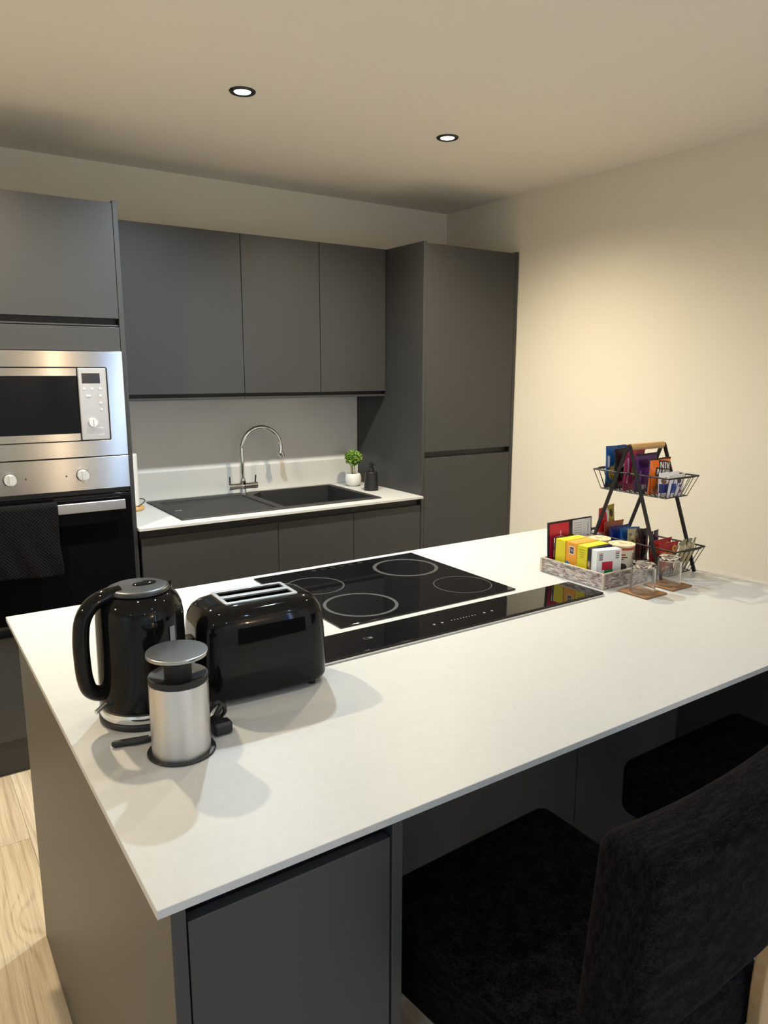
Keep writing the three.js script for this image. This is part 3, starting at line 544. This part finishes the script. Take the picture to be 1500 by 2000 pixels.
function carton(name, label, cat, x0, x1, y1, z0, z1, side, front, top) {
  const s = t => typeof t === 'object' && t.isTexture ? std(0xffffff, 0.45, { map: t }) : std(new THREE.Color(t), 0.45);
  const sd = s(side), fr = s(front), tp = s(top);
  const g = new THREE.BoxGeometry(x1 - x0, y1 - TB, z1 - z0), o = thing(name, label, cat, [(x0 + x1) / 2, TB, (z0 + z1) / 2]);
  lpart('carton', g.translate(0, (y1 - TB) / 2, 0), [sd, sd, tp, tp, fr, fr], o);
  lpart('flap', bx(-(x1 - x0) / 2 + 0.002, (x1 - x0) / 2 - 0.002, y1 - TB, y1 - TB + 0.0006, -(z1 - z0) / 2 + 0.001, (z1 - z0) / 2 - 0.008, 0), tp, o);
  return o;
}
{
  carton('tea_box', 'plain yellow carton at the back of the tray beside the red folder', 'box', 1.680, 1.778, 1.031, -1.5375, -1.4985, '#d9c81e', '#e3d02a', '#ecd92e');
  const orange = canvasTex(128, 256, (c, w, h) => { c.fillStyle = '#e89a2c'; c.fillRect(0, 0, w, h); c.fillStyle = '#2f86c8'; c.beginPath(); c.moveTo(0, 150); c.quadraticCurveTo(60, 130, 90, 256); c.lineTo(0, 256); c.fill(); c.fillStyle = '#dfe6ea'; c.beginPath(); c.moveTo(78, 190); c.quadraticCurveTo(110, 190, 128, 150); c.lineTo(128, 256); c.lineTo(88, 256); c.fill(); c.fillStyle = '#ececec'; c.fillRect(40, 28, 56, 60); c.fillStyle = '#3a3f4a'; c.fillRect(45, 33, 46, 50); c.fillStyle = '#c9c9c9'; c.font = 'bold 26px sans-serif'; c.fillText('Te', 52, 67); });
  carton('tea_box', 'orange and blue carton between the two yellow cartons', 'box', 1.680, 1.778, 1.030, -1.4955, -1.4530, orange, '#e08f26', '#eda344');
  const yel = canvasTex(128, 256, (c, w, h) => { c.fillStyle = '#dccb1c'; c.fillRect(0, 0, w, h); c.fillStyle = '#8d8a22'; for (let i = 0; i < 4; i++) c.fillRect(20 + 6 * i, 28 + i * 18, 80 - 10 * i, 6); c.fillStyle = '#c2b21a'; c.fillRect(0, 100, w, 5); });
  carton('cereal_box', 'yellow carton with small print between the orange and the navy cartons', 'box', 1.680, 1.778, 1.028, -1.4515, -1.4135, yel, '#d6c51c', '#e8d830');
  const navy = canvasTex(64, 256, (c, w, h) => { c.fillStyle = '#1b2140'; c.fillRect(0, 0, w, 100); c.fillStyle = '#a98a6a'; c.fillRect(0, 100, w, 156); c.fillStyle = '#4a3428'; c.fillRect(10, 150, 30, 70); c.fillStyle = '#c9b090'; c.fillRect(6, 118, 44, 18); });
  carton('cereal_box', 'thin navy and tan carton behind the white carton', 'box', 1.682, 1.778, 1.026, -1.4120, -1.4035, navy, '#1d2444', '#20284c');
  const white = canvasTex(300, 260, (c, w, h) => {
    c.fillStyle = '#eef0ee'; c.fillRect(0, 0, w, h);
    c.fillStyle = '#c9233f'; c.fillRect(66, 92, 130, 66);
    c.fillStyle = '#1f8a55'; c.fillRect(98, 158, 104, 64);
    c.fillStyle = '#c23a50'; c.fillRect(26, 22, 46, 8); c.fillRect(224, 18, 50, 8); c.fillStyle = '#2b3a35'; for (let i = 0; i < 3; i++) { c.fillRect(28, 36 + i * 16, 46, 9); c.fillRect(226, 32 + i * 16, 46, 8); }
  });
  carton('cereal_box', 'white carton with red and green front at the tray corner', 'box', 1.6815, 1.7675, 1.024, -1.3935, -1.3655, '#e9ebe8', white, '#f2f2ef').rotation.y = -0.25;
  const lidT = canvasTex(256, 256, (c) => { c.fillStyle = '#e6d3ad'; c.fillRect(0, 0, 256, 256); c.strokeStyle = '#9a7b52'; c.lineWidth = 6; c.beginPath(); c.arc(128, 128, 92, 0, 7); c.stroke(); c.fillStyle = '#8a5a3a'; c.fillRect(80, 104, 96, 16); c.fillRect(96, 134, 64, 12); });
  const wrapT = canvasTex(512, 256, (c, w, h) => { c.fillStyle = '#e4dac4'; c.fillRect(0, 0, w, h); c.fillStyle = '#c0572c'; c.fillRect(0, 8, w, 22); for (let k = 0; k < 4; k++) { const x = k * 128; c.fillStyle = '#b8492a'; c.fillRect(x + 14, 62, 70, 14); c.fillStyle = '#6a4a3a'; c.fillRect(x + 14, 86, 86, 10); c.fillRect(x + 14, 104, 60, 8); c.fillStyle = '#3b3431'; c.beginPath(); c.ellipse(x + 60, 178, 40, 34, 0, 0, 7); c.fill(); c.fillStyle = '#9a8a78'; c.fillRect(x + 30, 214, 70, 24); } });
  for (const [x, z, label] of [[1.829, -1.408, 'cream snack pot right beside the white carton'], [1.829, -1.500, 'cream snack pot farther back in front of the grey folder page']]) {
    const t = thing('snack_pot', label, 'pot', [x, TB, z]);
    lpart('cup', new THREE.CylinderGeometry(0.0385, 0.030, 0.092, 48, 1).translate(0, 0.046, 0), std(0xffffff, 0.5, { map: wrapT }), t);
    lpart('lid', new THREE.CylinderGeometry(0.0400, 0.0400, 0.003, 48).translate(0, 0.0937, 0), std(0xffffff, 0.5, { map: lidT }), t, 'peel-off paper lid');
  }
  // folder
  const fold = canvasTex(460, 300, (c, w, h) => {
    c.fillStyle = '#15171c'; c.fillRect(0, 0, w, h);
    c.fillStyle = '#c6203c'; c.fillRect(14, 12, 200, 276); c.fillStyle = '#dcdce2'; c.fillRect(252, 8, 200, 284);
    c.save(); c.translate(118, 62); c.rotate(Math.PI / 2); c.fillStyle = '#f0d0d6'; c.font = 'bold 30px sans-serif'; c.fillText('welcome', 0, 0); c.restore();
    c.save(); c.translate(160, 120); c.rotate(Math.PI / 2); c.fillStyle = '#f0d0d6'; c.font = 'bold 26px sans-serif'; c.fillText('to', 0, 0); c.restore();
    c.fillStyle = '#a9a9b4'; for (let i = 0; i < 15; i++) { c.fillRect(268, 26 + i * 16, 86, 5); } for (let i = 0; i < 14; i++) c.fillRect(372, 40 + i * 16, 10, 4);
    c.fillStyle = '#5c6474'; c.beginPath(); c.arc(420, 120, 8, 0, 7); c.fill(); c.fillRect(417, 40, 6, 56);
  });
  const m = std(0xffffff, 0.35, { map: fold }), k = std(rgb(0.01, 0.011, 0.013), 0.5);
  const g = new THREE.BoxGeometry(0.198, 0.150, 0.005).translate(0, 0.075, 0).rotateX(-0.05).translate(1.768, TB + 0.0004, -1.5565);
  const f = thing('menu_folder', 'open red and white guest folder standing at the back of the tray', 'folder', [1.764, TB, -1.5525]);
  part('boards', g, [k, k, k, k, m, k], f);
  const strip = canvasTex(32, 256, (c, w, h) => { c.fillStyle = '#1a1a1c'; c.fillRect(0, 0, w, h); c.fillStyle = '#dcdce0'; c.fillRect(2, 6, 14, 40); c.fillStyle = '#5f7fae'; c.fillRect(2, 50, 14, 26); c.fillStyle = '#8a6a50'; c.fillRect(2, 90, 14, 60); c.fillStyle = '#d2d2d4'; c.fillRect(2, 170, 14, 40); });
  single('sachet_box', bx(1.679, 1.760, TB, 1.034, -1.5448, -1.5382, 0), std(0xffffff, 0.5, { map: strip }), 'slim black carton with a white printed spine beside the yellow carton', 'box');
}
// coasters and upturned tumblers
[[1.734, -1.256, 'front'], [1.861, -1.262, 'rear']].forEach(([x, z, w], i) => {
  single('cork_coaster', bx(-0.047, 0.047, 0.0002, 0.0052, -0.050, 0.050, 0.002, 2), M.cork, ['square cork coaster under the glass beside the tray corner', 'square cork coaster under the glass in front of the wire basket'][i], 'coaster', [x, 0.92, z]);
  single('glass_tumbler', lathe([[0.0325, 0], [0.0345, 0.0008], [0.0335, 0.078], [0.031, 0.083], [0.026, 0.085], [0, 0.085], [0, 0.076], [0.027, 0.075], [0.0305, 0.071], [0.0322, 0.0008], [0.0325, 0]], 64), M.glass, ['upturned clear glass tumbler beside the tray corner', 'upturned clear glass tumbler in front of the wire basket'][i], 'glass', [x - 0.004, 0.9254, z + 0.004]);
});

// ---------------------------------------------------------------- two-tier basket stand
const RX0 = 1.886, RX1 = 2.056, RZ0 = -1.449;
{
  const t = thing('basket_stand', 'two-tier black wire basket stand with wooden handle full of snacks', 'stand', [1.971, 0.92, RZ0]);
  const foot = 0.145, top = 1.309;
  for (const x of [RX0, RX1]) for (const s of [-1, 1]) part('leg', bar([x, 0.9215, RZ0 + s * foot], [x, top, RZ0 + s * 0.005], 0.0115, 0.006), M.blackMetal, t);
  for (const x of [RX0, RX1]) part('pivot', new THREE.CylinderGeometry(0.008, 0.008, 0.009, 24).rotateZ(Math.PI / 2).translate(x, top, RZ0), M.blackMetal, t);
  part('handle', new THREE.CylinderGeometry(0.0105, 0.0105, RX1 - RX0 - 0.009, 32).rotateZ(Math.PI / 2).translate((RX0 + RX1) / 2, top, RZ0), M.bamboo, t, 'round wooden handle');
  const basket = (yr, yb, zr0, zr1, zb0, zb1, label) => {
    const xr0 = 1.898, xr1 = 2.044, xb0 = 1.918, xb1 = 2.024;
    const loop = (x0, x1, y, z0, z1, r) => merge([rod([x0, y, z0], [x1, y, z0], r), rod([x0, y, z1], [x1, y, z1], r), rod([x0, y, z0], [x0, y, z1], r), rod([x1, y, z0], [x1, y, z1], r)]);
    const b = part('basket', loop(xr0, xr1, yr, zr0, zr1, 0.0026), M.blackMetal, t, label);
    const ws = [], r = 0.0012, nz = 13, nx = 6;
    for (let i = 0; i <= nz; i++) { const k = i / nz, za = zr0 + (zr1 - zr0) * k, zb = zb0 + (zb1 - zb0) * k; ws.push(rod([xr0, yr, za], [xb0, yb, zb], r, 6), rod([xb0, yb, zb], [xb1, yb, zb], r, 6), rod([xb1, yb, zb], [xr1, yr, za], r, 6)); }
    for (let i = 1; i < nx; i++) { const k = i / nx, xa = xr0 + (xr1 - xr0) * k, xb = xb0 + (xb1 - xb0) * k; ws.push(rod([xa, yr, zr0], [xb, yb, zb0], r, 6), rod([xb, yb, zb0], [xb, yb, zb1], r, 6), rod([xb, yb, zb1], [xa, yr, zr1], r, 6)); }
    ws.push(loop(xb0, xb1, yb, zb0, zb1, 0.0016));
    part('wire_mesh', merge(ws), M.blackMetal, b);
    part('end_handle', merge([-1, 1].map(s => { const z = s < 0 ? zr0 : zr1; return merge([rod([1.925, yr, z], [1.935, yr + 0.001, z + s * 0.010], 0.0024), rod([1.935, yr + 0.001, z + s * 0.010], [2.007, yr + 0.001, z + s * 0.010], 0.0024), rod([2.007, yr + 0.001, z + s * 0.010], [2.017, yr, z], 0.0024)]); })), M.blackMetal, b);
    for (const x of [RX0, RX1]) part('pin', new THREE.CylinderGeometry(0.004, 0.004, 0.016, 16).rotateZ(Math.PI / 2).translate(x + (x < 1.95 ? 0.006 : -0.006), yr, RZ0 + (yr > 1.1 ? 0 : 0)), M.blackMetal, b);
  };
  basket(1.226, 1.163, -1.590, -1.308, -1.572, -1.330, 'upper wire basket');
  basket(1.012, 0.932, -1.625, -1.268, -1.600, -1.300, 'lower wire basket');
}
// snack bags and bars
function bagGeo(w, h, d, s) {
  const nx = 22, ny = 30, pos = [], uv = [], idx = [];
  for (const side of [1, -1]) for (let j = 0; j <= ny; j++) for (let i = 0; i <= nx; i++) {
    const u = i / nx, v = j / ny;
    const prof = Math.pow(Math.max(0, Math.sin(Math.PI * u)), 0.55) * Math.pow(Math.max(0, Math.sin(Math.PI * THREE.MathUtils.clamp((v - 0.06) / 0.88, 0, 1))), 0.5);
    const edge = 1 - 0.05 * Math.pow(Math.sin(Math.PI * v), 0.8);
    const wr = 0.0016 * (fbm(u * 6 + s, v * 7, 90 + s) - 0.5) * 2 * (prof + 0.25);
    const crimp = v < 0.06 || v > 0.94 ? 0.0007 * Math.sin(u * 90) : 0;
    pos.push((u - 0.5) * w * edge, v * h + 0.004 * (fbm(u * 3, s, 7) - 0.5) * (v > 0.5 ? 1 : 0), side * (0.0008 + d / 2 * prof) + wr + crimp);
    uv.push(side > 0 ? u : 1 - u, v);
  }
  const N = (nx + 1) * (ny + 1), at = (k, j, i) => k * N + j * (nx + 1) + i;
  for (let j = 0; j < ny; j++) for (let i = 0; i < nx; i++) { let a = at(0, j, i), b = at(0, j, i + 1), c = at(0, j + 1, i + 1), e = at(0, j + 1, i); idx.push(a, b, c, a, c, e); a = at(1, j, i); b = at(1, j, i + 1); c = at(1, j + 1, i + 1); e = at(1, j + 1, i); idx.push(a, c, b, a, e, c); }
  for (let j = 0; j < ny; j++) for (const i of [0, nx]) { const a = at(0, j, i), b = at(1, j, i), c = at(1, j + 1, i), e = at(0, j + 1, i); idx.push(...(i ? [a, b, c, a, c, e] : [a, c, b, a, e, c])); }
  for (let i = 0; i < nx; i++) for (const j of [0, ny]) { const a = at(0, j, i), b = at(1, j, i), c = at(1, j, i + 1), e = at(0, j, i + 1); idx.push(...(j ? [a, c, b, a, e, c] : [a, b, c, a, c, e])); }
  const g = new THREE.BufferGeometry(); g.setAttribute('position', new THREE.Float32BufferAttribute(pos, 3)); g.setAttribute('uv', new THREE.Float32BufferAttribute(uv, 2)); g.setIndex(idx); g.computeVertexNormals(); return g;
}
let bagN = 1;
function bag(label, x, y, z, w, h, d, draw, { tilt = 0, turn = 0, roll = 0, name = 'crisp_packet', cat = 'packet', group, rough = 0.28 } = {}) {
  const tex = canvasTex(192, 256, draw);
  x = THREE.MathUtils.clamp(x, 1.9205 + w / 2, Math.max(1.9205 + w / 2, 2.0215 - w / 2));
  const g = bagGeo(w, h, d, bagN++); g.rotateZ(roll); g.rotateX(tilt);
  return single(name, g, std(0xffffff, rough, { map: tex, metalness: 0.15 }), label, cat, [x, y, z], turn, group);
}
const fill = (c, col, w = 192, h = 256) => { c.fillStyle = col; c.fillRect(0, 0, w, h); };
const ell = (c, col, x, y, rx, ry, a = 0) => { c.fillStyle = col; c.beginPath(); c.ellipse(x, y, rx, ry, a, 0, 7); c.fill(); };
const UB = 1.1655;
const up = 'crisp packets in the upper basket', lo = 'snacks in the lower basket';
bag('blue crisp packet at the far end of the upper basket', 1.966, UB, -1.560, 0.101, 0.136, 0.022, c => { fill(c, '#1f5fae'); ell(c, '#174a90', 150, 60, 60, 80); ell(c, '#e0b03a', 50, 165, 34, 44); ell(c, '#f0d070', 44, 160, 14, 20); c.fillStyle = '#e8e8ea'; c.fillRect(8, 60, 14, 70); c.fillStyle = '#26344e'; c.fillRect(0, 222, 192, 34); }, { tilt: -0.03, group: up });
bag('black crisp packet with white script in the upper basket', 1.972, UB, -1.527, 0.101, 0.130, 0.024, c => { fill(c, '#17171a'); c.strokeStyle = '#d8dad8'; c.lineWidth = 14; c.beginPath(); c.moveTo(40, 120); c.quadraticCurveTo(110, 60, 90, 150); c.quadraticCurveTo(80, 200, 150, 120); c.stroke(); ell(c, '#3c3a30', 120, 40, 50, 20); ell(c, '#8a2440', 60, 220, 30, 18); }, { tilt: -0.02, group: up });
bag('magenta crisp packet in the middle of the upper basket', 1.968, UB, -1.490, 0.101, 0.130, 0.024, c => { fill(c, '#a82a5a'); ell(c, '#7c1c40', 140, 60, 50, 60); ell(c, '#d8a050', 70, 130, 26, 40); c.fillStyle = '#dcc8d0'; c.fillRect(16, 50, 10, 160); ell(c, '#c85a80', 110, 200, 40, 24); }, { group: up });
bag('purple crisp packet behind the orange packet', 1.978, UB, -1.446, 0.101, 0.121, 0.026, c => { fill(c, '#4e2670'); ell(c, '#6a3890', 110, 120, 60, 60); ell(c, '#35184e', 60, 60, 50, 30); ell(c, '#b0aebc', 60, 222, 30, 20); c.fillStyle = '#8a5a9a'; c.fillRect(20, 110, 12, 100); c.fillStyle = '#181222'; c.fillRect(0, 0, 192, 14); }, { group: up });
bag('orange crisp packet with white lettering at the front of the upper basket', 1.966, UB, -1.398, 0.101, 0.112, 0.024, c => {
  fill(c, '#ee7420'); c.fillStyle = '#241a16'; c.fillRect(0, 0, 192, 12);
  c.save(); c.translate(70, 66); c.rotate(0.16); c.lineJoin = 'round'; c.lineWidth = 22; c.strokeStyle = '#161414'; c.font = 'bold 58px sans-serif'; c.strokeText('NIK', 0, 0); c.strokeText('NAKS', -26, 50); c.fillStyle = '#f0eef0'; c.fillText('NIK', 0, 0); c.fillText('NAKS', -26, 50); c.restore();
  ell(c, '#8a4a28', 60, 214, 26, 30); ell(c, '#d8d0d0', 130, 200, 30, 14); }, { tilt: 0.03, group: up });
bag('white and blue snack pouch at the near end of the upper basket', 1.942, UB, -1.357, 0.050, 0.072, 0.020, c => { fill(c, '#e6e6ec'); c.fillStyle = '#2a3a8a'; c.fillRect(0, 120, 120, 100); ell(c, '#8a5a3c', 50, 90, 40, 30); ell(c, '#b08a50', 90, 60, 22, 14); }, { tilt: -0.05, group: up });
bag('white and silver snack pouch at the near end of the upper basket', 1.996, UB, -1.357, 0.052, 0.070, 0.020, c => { fill(c, '#e9e9ee'); c.fillStyle = '#b4bcd4'; c.fillRect(30, 30, 24, 200); c.fillStyle = '#8088b8'; c.fillRect(110, 60, 18, 160); }, { tilt: -0.05, group: up });
bag('white snack pouch with purple dots nearest the rim of the upper basket', 1.972, UB, -1.337, 0.080, 0.067, 0.014, c => { fill(c, '#e6e2e6'); ell(c, '#3a2a48', 110, 70, 26, 30); ell(c, '#7a4a80', 120, 130, 20, 18); ell(c, '#8a3a6a', 136, 200, 24, 20); c.fillStyle = '#3048a0'; c.fillRect(20, 100, 50, 110); }, { tilt: 0.05, group: up });
// lower basket
const LB = 0.9345;
bag('red and white snack bag at the far end of the lower basket', 1.942, LB, -1.583, 0.066, 0.160, 0.026, c => { fill(c, '#d8d4da'); c.fillStyle = '#c8202c'; c.fillRect(0, 0, 100, 130); ell(c, '#8a2a3c', 130, 150, 40, 50); ell(c, '#4a4250', 70, 200, 40, 24); c.fillStyle = '#f2f0f2'; c.fillRect(110, 20, 50, 60); }, { turn: 0.15, group: lo });
bag('slim yellow and blue snack bag at the far end of the lower basket', 2.005, LB, -1.586, 0.040, 0.166, 0.020, c => { fill(c, '#2c6aa0'); c.fillStyle = '#b8a22c'; c.fillRect(0, 0, 192, 80); ell(c, '#40361c', 90, 40, 40, 20); ell(c, '#1c3c66', 90, 170, 60, 40); }, { roll: 0.1, group: lo });
bag('brown and orange snack bag behind the blue packets', 1.962, LB, -1.552, 0.096, 0.118, 0.020, c => { fill(c, '#a85a34'); c.fillStyle = '#7a3a20'; c.fillRect(0, 60, 192, 80); ell(c, '#5c4a44', 90, 200, 80, 40); }, { group: lo });
bag('dark blue wafer packet in the lower basket', 1.958, LB, -1.520, 0.098, 0.106, 0.024, c => { fill(c, '#16226c'); ell(c, '#2c3c96', 120, 80, 60, 40); ell(c, '#6a6a86', 50, 190, 60, 30); c.fillStyle = '#3c4258'; c.fillRect(0, 200, 192, 56); }, { tilt: -0.1, group: lo });
bag('bright blue wafer packet leaning in the lower basket', 1.978, LB + 0.002, -1.484, 0.096, 0.104, 0.022, c => { fill(c, '#1c66b0'); ell(c, '#1450a0', 60, 60, 50, 40); ell(c, '#8a7a3a', 80, 210, 60, 30); }, { tilt: -0.12, roll: -0.06, group: lo });
const bars = [['cream and olive snack bar standing in the lower basket', '#a49a6c', '#4c4630', 1.932, -1.452], ['dark brown snack bar with red print behind the stand leg', '#3a2420', '#a82a40', 1.962, -1.448], ['black snack bar with red letters in the lower basket', '#221a22', '#b03048', 1.992, -1.444], ['dark navy snack bar with pink letters near the far rim', '#231c3a', '#c85a70', 2.014, -1.412], ['navy snack bar with white script in the lower basket', '#1c1c36', '#c8c8d8', 1.985, -1.412]];
bars.forEach(([label, base, ink, x, z], i) => bag(label, x, LB, z, 0.030, 0.112 - 0.002 * i, 0.014, c => { fill(c, base); c.save(); c.translate(96, 130); c.rotate(-Math.PI / 2); c.fillStyle = ink; c.font = 'bold 84px sans-serif'; c.fillText('XO', -60, 30); c.restore(); c.fillStyle = ink; c.fillRect(20, 226, 150, 10); ell(c, '#5a4a3a', 60, 40, 40, 12); }, { turn: 0.2 * (i - 2), tilt: -0.04, name: 'snack_bar', cat: 'snack bar', group: lo }));
const red = (v) => c => { fill(c, '#a81e22'); ell(c, '#e07a30', 70, 90 + v * 20, 60, 30, 0.4); ell(c, '#7c1016', 130, 170, 50, 50); ell(c, '#f0b040', 140, 60, 30, 30); ell(c, '#8a2018', 140, 60, 14, 14); ell(c, '#e4a070', 60, 220, 50, 18); };
bag('red and orange biscuit packet lying across the lower basket', 1.968, LB, -1.378, 0.098, 0.092, 0.022, red(0), { tilt: 0.12, name: 'biscuit_packet', group: lo });
bag('red biscuit packet with gold ring nearest the lower basket rim', 1.972, LB, -1.350, 0.098, 0.084, 0.022, red(1), { tilt: 0.08, name: 'biscuit_packet', group: lo });
for (let i = 0; i < 5; i++) bag('slim cream sugar stick standing at the near end of the lower basket', 1.972 + i * 0.0105, LB + 0.001, -1.311 - 0.006 * (i % 2), 0.015, 0.100 + 0.003 * (i % 3), 0.009, c => { fill(c, '#cbbd98'); c.fillStyle = '#9a9478'; c.fillRect(0, 0, 192, 36); c.fillStyle = '#a8886a'; c.fillRect(60, 60, 40, 150); }, { turn: 0.15 * (i - 2), roll: -0.04 * i, tilt: 0.2, name: 'sugar_stick', cat: 'sugar stick', group: 'cream sugar sticks in the lower basket', rough: 0.6 });

renderer.render(scene, camera);
